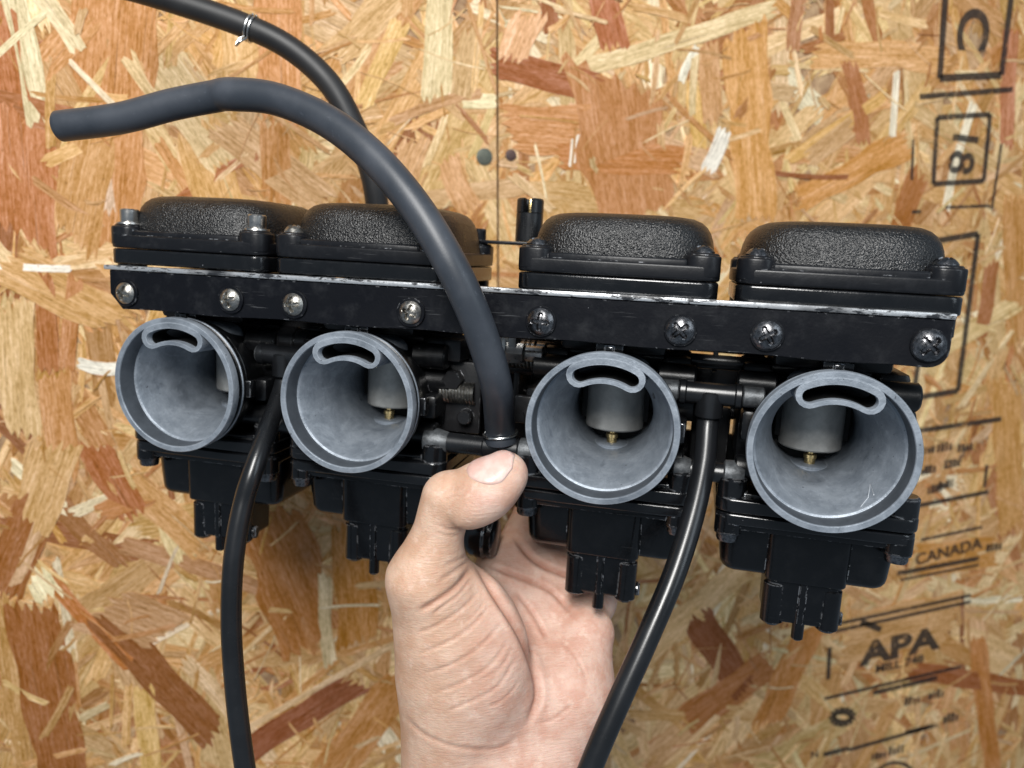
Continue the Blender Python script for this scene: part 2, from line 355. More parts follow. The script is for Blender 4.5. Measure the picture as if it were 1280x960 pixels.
# strands one can recognise in the photograph: px start, px end, width px, colour
HERO = [
 (150, -40, 128, 300, 78, (196, 140, 92)), (120, 170, 95, 300, 62, (200, 146, 96)), (20, 140, 30, 292, 80, (186, 124, 78)),
 (-10, 128, 85, 150, 34, (166, 104, 66)), (12, -30, 50, 150, 26, (226, 206, 160)), (48, -12, 100, 62, 22, (226, 204, 158)),
 (0, 10, 20, 130, 34, (178, 116, 72)), (195, 70, 290, 200, 66, (224, 192, 142)), (345, -30, 352, 150, 60, (204, 148, 96)),
 (295, 20, 300, 110, 40, (222, 176, 116)), (420, 70, 500, -10, 40, (214, 172, 118)), (455, 130, 500, 30, 26, (226, 186, 124)),
 (552, -10, 545, 120, 38, (228, 202, 158)), (588, 40, 575, 130, 26, (206, 168, 124)), (490, 150, 600, 115, 14, (196, 146, 100)),
 (582, 125, 618, 128, 20, (240, 220, 180)), (280, 160, 400, 250, 44, (210, 168, 122)), (220, 250, 320, 192, 12, (178, 122, 76)),
 (250, 160, 275, 250, 60, (216, 172, 116)), (140, 260, 160, 160, 30, (214, 184, 150)), (345, 160, 345, 250, 40, (196, 136, 84)),
 (735, 85, 965, 12, 26, (232, 202, 154)), (618, 78, 740, 108, 42, (158, 94, 60)), (680, -40, 688, 36, 24, (150, 92, 58)),
 (748, -30, 768, 58, 42, (184, 116, 76)), (765, 100, 790, 270, 130, (190, 130, 82)), (640, 160, 720, 165, 60, (200, 146, 94)),
 (700, 190, 850, 200, 50, (188, 126, 76)), (930, 40, 945, 270, 70, (212, 158, 98)), (885, 60, 890, 150, 30, (206, 154, 106)),
 (905, 165, 885, 210, 24, (246, 236, 214)), (870, 60, 850, 100, 12, (248, 236, 214)), (985, 200, 1105, 120, 18, (226, 178, 116)),
 (1020, 70, 1180, 72, 40, (222, 174, 112)), (1035, -20, 1036, 56, 14, (150, 90, 54)), (1080, -20, 1096, 50, 20, (176, 112, 66)),
 (1000, -10, 990, 60, 24, (176, 128, 92)), (1080, 175, 1062, 80, 26, (178, 120, 76)), (1120, 90, 1115, 170, 12, (246, 232, 206)),
 (1000, 250, 1130, 180, 46, (210, 152, 90)), (1150, 220, 1120, 290, 42, (172, 104, 58)), (1010, 190, 1060, 150, 44, (206, 160, 116)),
 (722, 170, 718, 205, 20, (244, 234, 214)), (965, 218, 1080, 222, 8, (140, 80, 48)), (1262, 40, 1256, 180, 26, (196, 130, 92)),
 (1215, 130, 1180, 260, 16, (240, 226, 196)), (1270, 250, 1275, 420, 50, (196, 142, 86)), (1185, 430, 1270, 380, 34, (222, 186, 134)),
 (1240, 330, 1225, 420, 26, (166, 102, 66)), (1255, 480, 1262, 660, 60, (206, 154, 90)), (1280, 860, 1140, 838, 36, (150, 78, 42)),
 (870, 770, 930, 860, 54, (124, 62, 36)), (790, 830, 930, 705, 56, (220, 184, 130)), (860, 900, 960, 830, 60, (176, 116, 66)),
 (1020, 760, 960, 900, 60, (196, 138, 78)), (1060, 800, 1190, 770, 90, (205, 158, 106)), (1150, 700, 1240, 690, 60, (200, 146, 82)),
 (1240, 960, 1220, 800, 40, (190, 128, 68)), (40, 760, 85, 985, 66, (160, 98, 56)), (8, 750, 40, 960, 48, (196, 148, 98)),
 (0, 740, 52, 620, 56, (158, 96, 58)), (62, 620, 20, 730, 14, (206, 172, 130)), (130, 770, 265, 915, 44, (138, 80, 48)),
 (60, 720, 160, 830, 22, (190, 122, 68)), (130, 760, 205, 790, 70, (196, 152, 108)), (210, 650, 230, 700, 30, (236, 210, 160)),
 (45, 720, 60, 745, 34, (248, 230, 186)), (155, 680, 330, 735, 26, (190, 140, 98)), (300, 945, 440, 855, 44, (132, 72, 52)),
 (290, 920, 500, 800, 10, (222, 190, 148)), (405, 720, 412, 830, 22, (218, 192, 152)), (330, 640, 395, 800, 90, (180, 122, 70)),
 (440, 660, 450, 800, 60, (190, 132, 76)), (420, 960, 500, 850, 60, (192, 138, 82)), (180, 860, 190, 970, 26, (226, 186, 120)),
 (180, 620, 130, 640, 30, (196, 140, 88)), (0, 333, 88, 336, 9, (250, 244, 226)), (100, 455, 150, 462, 16, (250, 244, 226)),
 (52, 340, 62, 460, 28, (186, 124, 76)), (95, 350, 85, 460, 22, (192, 132, 84)), (20, 380, 30, 540, 44, (222, 184, 134)),
 (70, 470, 82, 600, 36, (204, 152, 98)), (10, 330, 150, 400, 60, (210, 162, 110)), (120, 560, 165, 640, 40, (178, 116, 68)),
 (160, 600, 250, 680, 40, (206, 158, 104)), (70, 560, 40, 650, 60, (216, 172, 118)), (560, 200, 585, 260, 30, (206, 160, 112)),
 (640, 220, 690, 262, 14, (224, 186, 136)), (660, 20, 640, 70, 40, (224, 182, 130)), (520, 180, 480, 270, 40, (214, 170, 120)),
]
for k, (x0, y0, x1, y1, w, colr) in enumerate(HERO):
    a = px_board(x0, y0); b = px_board(x1, y1); mpp = D_BOARD / F
    L = math.hypot(b[0] - a[0], b[1] - a[1]); colr = np.array(colr, float) + rng.normal(0, 2, 3)
    if colr[0] < 175: colr = colr * .62 + np.array((172, 118, 66)) * .38
    add_strand(((a[0] + b[0]) / 2, (a[1] + b[1]) / 2), math.atan2(b[1] - a[1], b[0] - a[0]), L, w * mpp, rgb(*np.clip(colr, 5, 252)), .86 + .25 * k / len(HERO), jag=min(7, w * mpp * .35), bend=random.uniform(-2, 2), hero=True)

for i in range(1000):           # fine splinters pressed over everything
    L = random.uniform(7, 42); Wd = random.uniform(.5, 2.6) if i % 4 else random.uniform(2.5, 6)
    add_strand((random.uniform(BX0, BX1), random.uniform(BZ0, BZ1)), random.uniform(0, math.pi), L, Wd, pick(), .95 + .33 * random.random(), jag=3, bend=random.uniform(-1.5, 1.5))
def strand_geo(s):               # polygon in board coordinates (mm) + grain uv
    ca, sa = math.cos(s['a']), math.sin(s['a'])
    pts = [(s['c'][0] + ca * x - sa * y, s['c'][1] + sa * x + ca * y) for x, y in s['o']]
    return pts
def build_strand_mesh(name, items):  # items: list of (strand, polygon); vertices relative to origin (ox, oz)
    V = []; Fc = []; uvs = []; cols = []
    for s, poly, ox, oz in items:
        n = len(poly); base = len(V); ca, sa = math.cos(s['a']), math.sin(s['a'])
        tl = random.uniform(-.006, .006); uo = random.uniform(0, 5000); vo = random.uniform(0, 5000)
        loc = []
        for x, z in poly:
            dx, dz = x - s['c'][0], z - s['c'][1]
            u, v = ca * dx + sa * dz, -sa * dx + ca * dz; loc.append((u + uo, v + vo))
            hh = s['h'] + max(-.15, min(.15, tl * v * 2))
            V.append(((x - ox) * MM, -hh * MM, (z - oz) * MM))
        for x, z in poly: V.append(((x - ox) * MM, .4 * MM, (z - oz) * MM))
        Fc.append([base + i for i in range(n)]); uvs += loc; cols += [s['t']] * n
        for i in range(n):
            j = (i + 1) % n
            Fc.append([base + j, base + i, base + n + i, base + n + j]); uvs += [loc[j], loc[i], loc[i], loc[j]]
            cols += [s['t']] * 4
    me = bpy.data.meshes.new(name); me.from_pydata(V, [], Fc)
    uvl = me.uv_layers.new(name='grain'); uvl.data.foreach_set('uv', np.array(uvs, np.float32).ravel())
    ca_ = me.color_attributes.new('tint', 'FLOAT_COLOR', 'CORNER'); ca_.data.foreach_set('color', np.array(cols, np.float32).ravel())
    me.materials.append(M_STRAND); return me
def board_core_mat():
    t = NT('board_core'); c = t.coords(False); a = t.noise(c, 90, 6, .7)
    t.p(Base_Color=t.mix(t.ramp(a, .3, .7), (.20, .10, .045, 1), (.50, .33, .18, 1)), Roughness=.7, Normal=t.bump(a, .6, .002)); return t.m
M_CORE = board_core_mat()
boards = []
for left in (True, False):
    lab = 'plain unprinted oriented strand board panel of pale and brown wood flakes' if left else 'oriented strand board panel printed with a black grade stamp'
    x0, x1 = (BX0 - 30, SEAM - .5) if left else (SEAM + .5, BX1 + 30)
    root = thing('strand_board', lab, 'board', Matrix.Translation(((x0 + x1) / 2 * MM + CAM[0], BOARD_Y * MM, BZ0 * MM + CAM[2])))
    rx, rz = (x0 + x1) / 2, BZ0
    bm = bm_new(); box(bm, x0 - rx, x1 - rx, .1, 12, -30, BZ1 - BZ0 + 30, .8)
    obj('board_core', to_mesh(bm, 'board_core', M_CORE), root)
    edge = SEAM - .7 if left else SEAM + .7
    mine = []
    for s in strands:
        poly = clip(strand_geo(s), edge, left)
        if len(poly) < 3: continue
        cx = sum(p[0] for p in poly) / len(poly); cz = sum(p[1] for p in poly) / len(poly)
        inview = -400 < cx < 440 and c0 - 330 < cz < c0 + 300
        mine.append((s, poly, (s['A'] * (.25 + s['h']) + (1e6 if s['hero'] else 0)) if inview else 0))
    mine.sort(key=lambda q: -q[2])
    for s, poly, _ in mine[:260]:
        cx = sum(p[0] for p in poly) / len(poly); cz = sum(p[1] for p in poly) / len(poly)
        obj('wood_strand', build_strand_mesh('wood_strand', [(s, poly, cx, cz)]), root, (cx - rx, 0, cz - rz))
    o = obj('small_strands', build_strand_mesh('small_strands', [(s, p, rx, rz) for s, p, _ in mine[260:]]), root); o['kind'] = 'stuff'
    boards.append((root, rx, rz))

# ---- black grade stamp printed on the right board
def ink_mat():
    t = NT('stamp_ink'); c = t.n('ShaderNodeNewGeometry').outputs['Position']
    a = t.noise(c, 260, 5, .7); b = t.noise(c, 55, 3)
    al = t.math('MULTIPLY', t.ramp(t.math('ADD', a, t.math('MULTIPLY', b, .5)), .44, .70), .74)
    t.p(Base_Color=(.018, .015, .014, 1), Roughness=.75, Alpha=al); return t.m
M_INK = ink_mat()
RB, RBX, RBZ = boards[1]
INK_H = -1.45
def ink_line(px0, py0, px1, py1, wpx):
    a = np.array(px_board(px0, py0)); b = np.array(px_board(px1, py1)); d = unit(b - a); nrm = np.array((-d[1], d[0])) * wpx * .62 * D_BOARD * 1.12 / F
    c = (a + b) / 2
    bm = bm_new(); bm.faces.new([bm.verts.new((q[0] - c[0], 0, q[1] - c[1])) for q in (a - nrm, b - nrm, b + nrm, a + nrm)])
    obj('stamp_line', to_mesh(bm, 'stamp_line', M_INK, 0), RB, (c[0] - RBX, INK_H, c[1] - RBZ))
def ink_text(txt, px, py, px2, py2, hpx, sx=1.0, off=.25):  # baseline direction from (px,py) towards (px2,py2), centred there; hpx = cap height
    a = np.array(px_board(px, py)); b = np.array(px_board(px2, py2)); ang = math.atan2(b[1] - a[1], b[0] - a[0])
    cu = bpy.data.curves.new('stamp_text', 'FONT'); cu.body = txt; cu.align_x = 'CENTER'; cu.align_y = 'CENTER'
    cu.size = hpx * D_BOARD * 1.12 / F * 1.42; cu.offset = off
    to = bpy.data.objects.new('tmp', cu); COL.objects.link(to); dg = bpy.context.evaluated_depsgraph_get(); dg.update()
    me = bpy.data.meshes.new_from_object(to.evaluated_get(dg)); bpy.data.objects.remove(to)
    ca, sa = math.cos(ang), math.sin(ang)
    for v in me.vertices:
        x, y = v.co.x * sx, v.co.y; v.co = ((ca * x - sa * y) * MM, 0, (sa * x + ca * y) * MM)
    me.materials.clear(); me.materials.append(M_INK)
    obj('stamp_lettering', me, RB, ((a[0] + b[0]) / 2 - RBX, INK_H - .05, (a[1] + b[1]) / 2 - RBZ))
def ink_poly(pts, wpx, close=True):
    for i in range(len(pts) if close else len(pts) - 1): ink_line(*pts[i], *pts[(i + 1) % len(pts)], wpx)
ink_poly([(1184, -60), (1173, 98), (1250, 94), (1270, -65)], 6.5)
ink_text('C', 1216, 8, 1210, 66, 42, 1.15, .95)
ink_line(1148, 121, 1264, 112, 5)
ink_poly([(1170, 147), (1165, 230), (1228, 226), (1236, 143)], 5)
ink_text('18', 1206, 160, 1196, 216, 36, 1.1, .6)
for x0, y0, x1, y1 in [(1138, 265, 1150, 264), (1180, 259, 1236, 257), (1140, 175, 1138, 225), (1250, 180, 1238, 262)]: ink_line(x0, y0, x1, y1, 3)
ink_poly([(1168, 301), (1221, 292), (1196, 488), (1140, 497)], 6)
for x0, y0, x1, y1, w in [(1145, 538, 1250, 523, 5.5), (1142, 632, 1234, 614, 5), (1150, 674, 1226, 658, 3.5), (1120, 716, 1222, 697, 5.5), (1124, 724, 1222, 705, 3),
        (1040, 780, 1212, 743, 4), (1042, 788, 1212, 751, 4), (1030, 872, 1200, 832, 4), (1090, 865, 1170, 846, 6), (1028, 942, 1060, 934, 6), (1060, 936, 1170, 905, 5), (1130, 915, 1165, 906, 6),
        (1232, 580, 1229, 608, 4), (1036, 808, 1034, 848, 5), (1075, 776, 1100, 786, 7)]: ink_line(x0, y0, x1, y1, w)
ink_text('APA', 1062, 822, 1184, 794, 33, 1.4, 1.3)
ink_text('MILL 748', 1075, 840, 1170, 818, 12, 1.2, .35)
ink_text('CANADA', 1142, 700, 1226, 678, 16, 1.1, .4)
ink_text('N', 1010, 944, 1024, 940, 11, 1, .3)
for (x, y) in [(1158, 563), (1180, 560), (1160, 588), (1182, 606), (1168, 612), (1190, 580), (1140, 876), (1170, 868), (1188, 898), (1206, 560), (1098, 944), (1120, 938), (1242, 684)]:
    for q in range(4): ink_line(x - 9 + 5 * q, y + 5 - q, x - 8 + 5 * q, y - 5 - q + random.uniform(-2, 3), random.uniform(2.5, 5))
# oval inspection mark and the arc of a second one
def ink_oval(px, py, rx, ry, w, a0, a1, n=14):
    pts = [(px + rx * math.cos(t), py + ry * math.sin(t)) for t in np.linspace(a0, a1, n)]
    ink_poly(pts, w, False)
ink_oval(1052, 895, 13, 8, 9, 0, 2 * math.pi)
ink_oval(1118, 966, 22, 14, 4, math.pi, 2 * math.pi)

# ---- nails beside the joint
def nail(px, py, r, label, m):
    bm = bm_new(); lathe(bm, [(r * .45, 12), (r * .5, .6), (r * .96, .2), (r, -.5), (r * .8, -.85), (.2, -.75)], 'y', seg=20)
    x, z = px_board(px, py)
    o = obj('nail', to_mesh(bm, 'nail', m)); o.location = (x * MM, (BOARD_Y - .95) * MM, z * MM + CAM[2])
    o['label'] = label; o['category'] = 'nail'
M_NAIL = metal('grey_green_nail', (.13, .14, .11, 1), .55, .4, .3, 900, .5, metallic=.4)
M_NAIL2 = metal('rusty_nail', (.12, .07, .06, 1), .6, .5, .3, 900, .5, metallic=.3)
nail(605, 196, 5.2, 'dull grey nail head sunk in the unprinted board beside the joint', M_NAIL)
nail(638, 194, 3.6, 'small rusty nail head in the stamped board beside the joint', M_NAIL2)

# ================================================================== carburetor rack
rack = thing('carburetor_rack', 'black rack of four motorcycle carburetors with grey bell mouths, held against the board', 'carburetor', mat4(R @ RM, W(RO)))
CX = [-132.5, -52.7, 51.0, 132.5]

# ---- screws
def phillips(R0, H, mats, name='screw'):
    bm = bm_new(); seg, nr = 48, 15; rings = []
    for i in range(nr):
        q = 1 - i / (nr - 1) * .985; ring = []
        for k in range(seg):
            a = 2 * math.pi * k / seg; x, z = R0 * q * math.cos(a), R0 * q * math.sin(a)
            h = H * (1 - .78 * q ** 2.6)
            w = min(abs(x), abs(z)) / R0; l = max(abs(x), abs(z)) / R0
            dep = max(0, min(1, (.17 - w) / .06)) * max(0, min(1, (.68 - l) / .10))
            ring.append((x, -h + dep * H * .62, z))
        rings.append(ring)
    base = [(R0 * math.cos(2 * math.pi * k / seg), .6, R0 * math.sin(2 * math.pi * k / seg)) for k in range(seg)]
    rings_mesh(bm, [base] + rings, mi=0)
    return to_mesh(bm, name, mats, 30)
ME_SCREW_STEEL = phillips(4.6, 2.6, M_STEEL); ME_SCREW_BLACK = phillips(5.1, 2.6, M_BLACKSCREW); ME_SCREW_BIG = phillips(5.4, 3.0, M_BLACKSCREW)
ME_COVSCREW = phillips(4.2, 3.0, M_BLACKSCREW); ME_COVSCREW_S = phillips(4.2, 3.4, M_STEEL)
def washer_mesh(r):
    bm = bm_new(); cyl(bm, 'y', (0, 0, 0), r, -.9, .3, 32, .25); return to_mesh(bm, 'washer', M_STRIP)
ME_WASH = washer_mesh(5.9)
def socket_bolt():
    bm = bm_new()
    lathe(bm, [(5.2, -.2), (5.4, .2), (5.2, .9), (3.75, .95), (3.85, 1.2), (3.9, 6.2), (3.5, 6.7), (2.2, 6.75), (2.1, 4.0), (.2, 3.9)], 'z', seg=36)
    return to_mesh(bm, 'socket_bolt', M_BRIGHT, 30)
ME_SOCKET = socket_bolt()

# ---- bell mouth
def bell():
    bm = bm_new()
    prof = [(24.5, 19), (26.6, 18.5), (26.8, 11.6), (28.3, 11.2), (28.7, 10.6), (28.7, 8.4), (28.3, 7.9), (27.3, 7.6), (27.3, 4.6), (28.8, 4.4), (29.1, 4.1), (29.1, .3), (28.85, 0),
            (26.95, 0), (26.75, .2), (26.6, .5), (26.2, 8.6), (25.75, 8.8), (25.5, 8.9), (25.3, 9.15)]
    for k in range(1, 25):
        f = k / 24; prof.append((16.9 + 8.4 * (1 - f) ** 1.55, 9.15 + 33 * f ** 1.05))
    prof += [(16.9, 60), (16.9, 78)]
    lathe(bm, prof, 'y', seg=112, cap0=False, cap1=False)
    for f in bm.faces:
        rr = [math.hypot(v.co.x, v.co.z) for v in f.verts]; yy = [v.co.y for v in f.verts]
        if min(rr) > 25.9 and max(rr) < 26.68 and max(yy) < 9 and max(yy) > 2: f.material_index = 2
        if min(rr) > 26.5 and min(yy) > 3.9 and not (min(yy) > 7.7 and max(yy) < 8.5): f.material_index = 3
    lathe(bm, [(7.6, -17.6), (7.6, -15.8), (7.0, -15.3), (.3, -15.3)], 'z', (0, 48, 0), 32)
    # kidney-shaped air passage web
    def kid(ri, ro, re_in, half, n=20):
        rc = (ri + ro) / 2; w = (ro - ri) / 2; pts = []
        for a in np.linspace(90 + half, 90 - half, n): pts.append((ro * math.cos(math.radians(a)), ro * math.sin(math.radians(a))))
        e = (rc * math.cos(math.radians(90 - half)), rc * math.sin(math.radians(90 - half))); b0 = 90 - half
        for a in np.linspace(b0, b0 - 180, 9)[1:-1]: pts.append((e[0] + w * math.cos(math.radians(a)), e[1] + w * math.sin(math.radians(a))))
        for a in np.linspace(90 - half, 90 + half, n): pts.append((ri * math.cos(math.radians(a)), ri * math.sin(math.radians(a))))
        e = (-e[0], e[1]); b0 = 90 + half + 180
        for a in np.linspace(b0, b0 - 180, 9)[1:-1]: pts.append((e[0] + w * math.cos(math.radians(a)), e[1] + w * math.sin(math.radians(a))))
        return pts
    hole = kid(19.2, 24.3, 0, 26.8); outer = kid(17.3, 27.0, 0, 26.8)
    hole_b = kid(19.05, 24.45, 0, 27.0); outer_b = kid(17.45, 26.9, 0, 26.7)
    P = lambda pts, y: [(x, y, z) for x, z in pts]
    rings_mesh(bm, [P(outer, 30), P(outer, .35), P(outer_b, .03), P(hole_b, .03), P(hole, .35), P(hole, 26)], cap0=False, cap1=False)
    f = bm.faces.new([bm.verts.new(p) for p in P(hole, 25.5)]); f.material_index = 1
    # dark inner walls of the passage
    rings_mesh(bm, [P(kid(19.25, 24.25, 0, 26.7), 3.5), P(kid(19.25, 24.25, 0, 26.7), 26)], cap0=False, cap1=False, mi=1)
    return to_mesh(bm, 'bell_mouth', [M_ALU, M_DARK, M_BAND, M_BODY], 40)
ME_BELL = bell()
def slide():
    bm = bm_new()
    lathe(bm, [(9, -9.5), (11.6, -9.6), (12.4, -8.9), (12.5, -7.8), (12.5, 24), (11, 24)], 'z', (0, 53, 0), 64)
    box(bm, -14.6, 14.6, 51, 57, -6, 22, .6, 1)
    return to_mesh(bm, 'slide', [M_SLIDE, M_DARK], 35)
ME_SLIDE = slide()
def jet():
    bm = bm_new()
    lathe(bm, [(2.2, -16.5), (2.2, -13.2), (2.6, -13), (2.6, -11.6), (2.2, -11.3), (1.5, -11.2), (1.3, -7.5)], 'z', (0, 47, 0), 24)
    return to_mesh(bm, 'needle_jet', M_BRASS, 30)
ME_JET = jet()
# ---- body casting
def body():
    bm = bm_new()
    lathe(bm, [(26.95, 12.2), (27.6, 13), (27.6, 15), (26.2, 20), (24.5, 30), (24, 68), (26.5, 70), (26.5, 78), (17.2, 78)], 'y', seg=56, cap0=False, cap1=False)
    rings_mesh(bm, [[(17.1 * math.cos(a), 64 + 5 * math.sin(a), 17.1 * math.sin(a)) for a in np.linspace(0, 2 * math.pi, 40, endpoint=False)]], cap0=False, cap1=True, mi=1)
    box(bm, -21, 21, 20, 80, 26.5, 44, 2.5); box(bm, -20, 20, 44, 79, 17.5, 40, 2); box(bm, -30, 30, 27, 86, 31, 48, 3)
    rbox(bm, -37.7, 37.7, 8.0, 83.2, 49.9, 56.5, 6, .9, 2)                       # chamber flange
    for sx in (-1, 1):
        for y in (15.5, 75.5): cyl(bm, 'z', (sx * 31, y, 0), 6, 42, 55.5, 20, .6)
        cyl(bm, 'z', (sx * 25.5, 17, 0), 5.5, 32, 43, 18, .6)              # bracket screw bosses
        box(bm, sx * 25.5 - 5.5, sx * 25.5 + 5.5, 9, 30, 32, 43.5, 1.2)
        box(bm, min(sx * 19, sx * 31), max(sx * 19, sx * 31), 34, 62, -14, 26, 2.5)
    box(bm, -23, 23, 20, 70, -33, -26, 2); box(bm, -22, 22, 44, 70, -33, -17.6, 2)
    rbox(bm, -36.8, 36.8, 17, 72, -31.4, -25.6, 6, 1.2, 2)                       # bowl flange
    rbox(bm, -35, 35, 20, 70, -25.6, -23.6, 6, .8, 2)
    for sx in (-1, 1): cyl(bm, 'z', (sx * 31, 23, 0), 5.6, -31, -18, 20, .8, 2)
    # side bosses and cast details seen between the bores
    cyl(bm, 'x', (0, 30, 18), 5.5, 18, 33, 20, .8); cyl(bm, 'x', (0, 26, -15), 5.0, 18, 31, 20, .8); cyl(bm, 'x', (0, 38, 6), 7, 18, 34, 20, 1)
    cyl(bm, 'x', (0, 30, 18), 5.0, -33, -18, 20, .8); cyl(bm, 'x', (0, 26, -15), 5.0, -31, -18, 20, .8)
    box(bm, 24, 31, 22, 40, -8, 2, 1.5); box(bm, -30, -24, 24, 44, -4, 8, 1.5)
    return to_mesh(bm, 'carburetor_body', [M_BODY, M_DARK, M_FLANGE])
ME_BODY = body()
def tabs():
    bm = bm_new()
    box(bm, -5.2, 5.2, 9, 16, 27.8, 31.4, .5); box(bm, -1.6, 1.6, 7.4, 12, 28, 30.4, .3)
    return to_mesh(bm, 'locating_tab', M_FLANGE)
ME_TAB = tabs()
def tab_side():
    bm = bm_new(); box(bm, 28, 30.6, 10.2, 15, -4.2, 3.2, .5); return to_mesh(bm, 'locating_tab', M_FLANGE)
ME_TABS = tab_side()
# ---- top cover
def cover():
    bm = bm_new()
    rbox(bm, -38, 38, 13.2, 89, 56.75, 62.4, 6.5, 1.0, 1)
    for sx in (-1, 1):
        for sy in (-1, 1):
            xa, xb = sorted((sx * 38.0, sx * 24.5)); ya, yb = (13.2, 27) if sy < 0 else (75, 89)
            rbox(bm, xa + .08, xb - .08, ya + .08, yb - .08, 57.8, 66.2, 5.5, 1.0, 1)
            cyl(bm, 'z', (sx * 31.2, 20.2 if sy < 0 else 82, 0), 6.0, 60, 67.0, 28, .6, 1)
    box(bm, -26, 26, 14.6, 17.5, 60, 64.6, 1.0, 1)
    n = 3.5; rings = []
    for s, z in [(1.0, 58), (1.0, 63), (.988, 66), (.975, 69), (.958, 72), (.93, 74.8), (.89, 77.0), (.835, 78.7), (.76, 79.8), (.64, 80.4), (.4, 80.8), (.15, 80.9)]:
        ring = []
        for k in range(84):
            a = 2 * math.pi * k / 84; c, sn = math.cos(a), math.sin(a)
            ring.append((s * 36.3 * math.copysign(abs(c) ** (2 / n), c), 51.2 + s * 36.3 * math.copysign(abs(sn) ** (2 / n), sn), z))
        rings.append(ring)
    rings_mesh(bm, rings, mi=0)
    return to_mesh(bm, 'top_cover', [M_COVER, M_COVERB], 50)
ME_COVER = cover()
# ---- float bowl
def bowl():
    bm = bm_new()
    rbox(bm, -36.4, 36.4, 17.4, 71.6, -36.4, -31.7, 6, 1.2, 1)
    rbox(bm, -33.8, 33.8, 28.5, 71, -60.5, -35, 8, 4.5, 0, 1.5)
    rbox(bm, -15.0, 17.0, 26.6, 50, -60.8, -36.6, 4, 1.2, 0, .5)
    box(bm, -33, 33, 20, 60, -39.5, -35, 2)
    rbox(bm, -13.6, 15.6, 29.5, 54, -79.0, -55, 4, 1.8, 0, .4)
    box(bm, -.6, 2.2, 28.8, 33, -78.4, -60, .7)
    for x in (-9.6, 11.6): cyl(bm, 'z', (x, 33.5, 0), 4.6, -80.6, -62, 24, 1.2)
    for sx in (-1, 1): cyl(bm, 'z', (sx * 31, 23, 0), 5.4, -41, -33, 22, .8)
    return to_mesh(bm, 'float_bowl', [M_BOWL, M_FLANGE])
ME_BOWL = bowl()
def nipple():
    bm = bm_new(); cyl(bm, 'z', (.8, 31.5, 0), 2.4, -85.5, -72, 18, .6); return to_mesh(bm, 'drain_nipple', M_BOWL)
ME_NIP = nipple()
def drain():
    bm = bm_new(); cyl(bm, 'x', (0, 36, -76.0), 3.0, 12, 17.4, 18, .5); box(bm, 16.6, 17.8, 34.8, 37.2, -78.6, -73.4, .2); return to_mesh(bm, 'drain_screw', M_FLANGE)
ME_DRAIN = drain()
def bscrew():
    bm = bm_new(); lathe(bm, [(2.2, -44.6), (3.9, -44.2), (4.3, -43.2), (4.3, -41.2), (5.2, -41), (5.2, -40.2)], 'z', seg=24); return to_mesh(bm, 'bowl_screw', M_BLACKSCREW)
ME_BSCREW = bscrew()
bodies = []
for i, x in enumerate(CX):
    b = obj('carburetor_body', ME_BODY, rack, (x, 0, 0), label=['black carburetor body with bright socket bolts on its cover', 'black carburetor body with the accelerator pump beside the thumb', 'black carburetor body between the fuel hose and a vent hose', 'black carburetor body at the stamp end'][i]); bodies.append(b)
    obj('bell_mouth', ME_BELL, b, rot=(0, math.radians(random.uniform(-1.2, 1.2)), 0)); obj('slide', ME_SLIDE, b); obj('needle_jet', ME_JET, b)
    obj('locating_tab', ME_TAB, b); obj('locating_tab', ME_TABS, b)
    obj('top_cover', ME_COVER, b, (0, -5.5, 0)); obj('float_bowl', ME_BOWL, b); obj('drain_nipple', ME_NIP, b); obj('drain_screw', ME_DRAIN, b)
    for sx in (-1, 1):
        obj('bowl_screw', ME_BSCREW, b, (sx * 31, 23, 0))
        for y in (20.2, 82):
            if i == 0 and y < 30: obj('cover_bolt', ME_SOCKET, b, (sx * 31.2, y - 5.5, 66.9), label='bright socket head bolt')
            else: obj('cover_screw', ME_COVSCREW_S if i == 1 and y < 30 else ME_COVSCREW, b, (sx * 31.2, y - 5.5, 66.9), (-math.pi / 2, 0, random.uniform(0, 3)))
def pump():
    bm = bm_new(); c = np.array((-52.7, 0, 0)); q = pr(604, 678, 30) - c
    lathe(bm, [(4, q[0] - 30), (6, q[0] - 12), (9.5, q[0] - 8), (10, q[0] - 6), (10, q[0] - 1), (9.2, q[0]), (9.2, q[0] + 3), (7.5, q[0] + 4.2), (.3, q[0] + 4.4)], 'x', (0, 38, q[2]), 32)
    box(bm, q[0] - 4, q[0] + 1, 27, 47, q[2] + 6, q[2] + 11, 1)
    obj('accelerator_pump', to_mesh(bm, 'accelerator_pump', M_FLANGE), bodies[1])
pump()
# scratched mark on the wall of the last bell
def scratch():
    bm = bm_new(); pts = [(1072, 640), (1077, 632), (1085, 622), (1088, 605), (1092, 618), (1098, 630), (1101, 622), (1102, 628)]
    def onfun(px, py):
        for _y in np.linspace(9.5, 38, 240):
            q = pr(px, py, _y); r = math.hypot(q[0] - CX[3], q[2]); f = (_y - 9.15) / 33; f = min(1, f ** (1 / 1.05))
            if r >= 16.9 + 8.4 * (1 - f) ** 1.55 - .12: return q - np.array((CX[3], 0, 0))
        return q - np.array((CX[3], 0, 0))
    tube(bm, [onfun(*p) for p in pts], .16, 6)
    t = NT('bare_scratch'); t.p(Base_Color=(.75, .78, .82, 1), Metallic=.6, Roughness=.35)
    obj('scratch_mark', to_mesh(bm, 'scratch_mark', t.m), bodies[3], label='thin bright scratch in the bell mouth')
scratch()

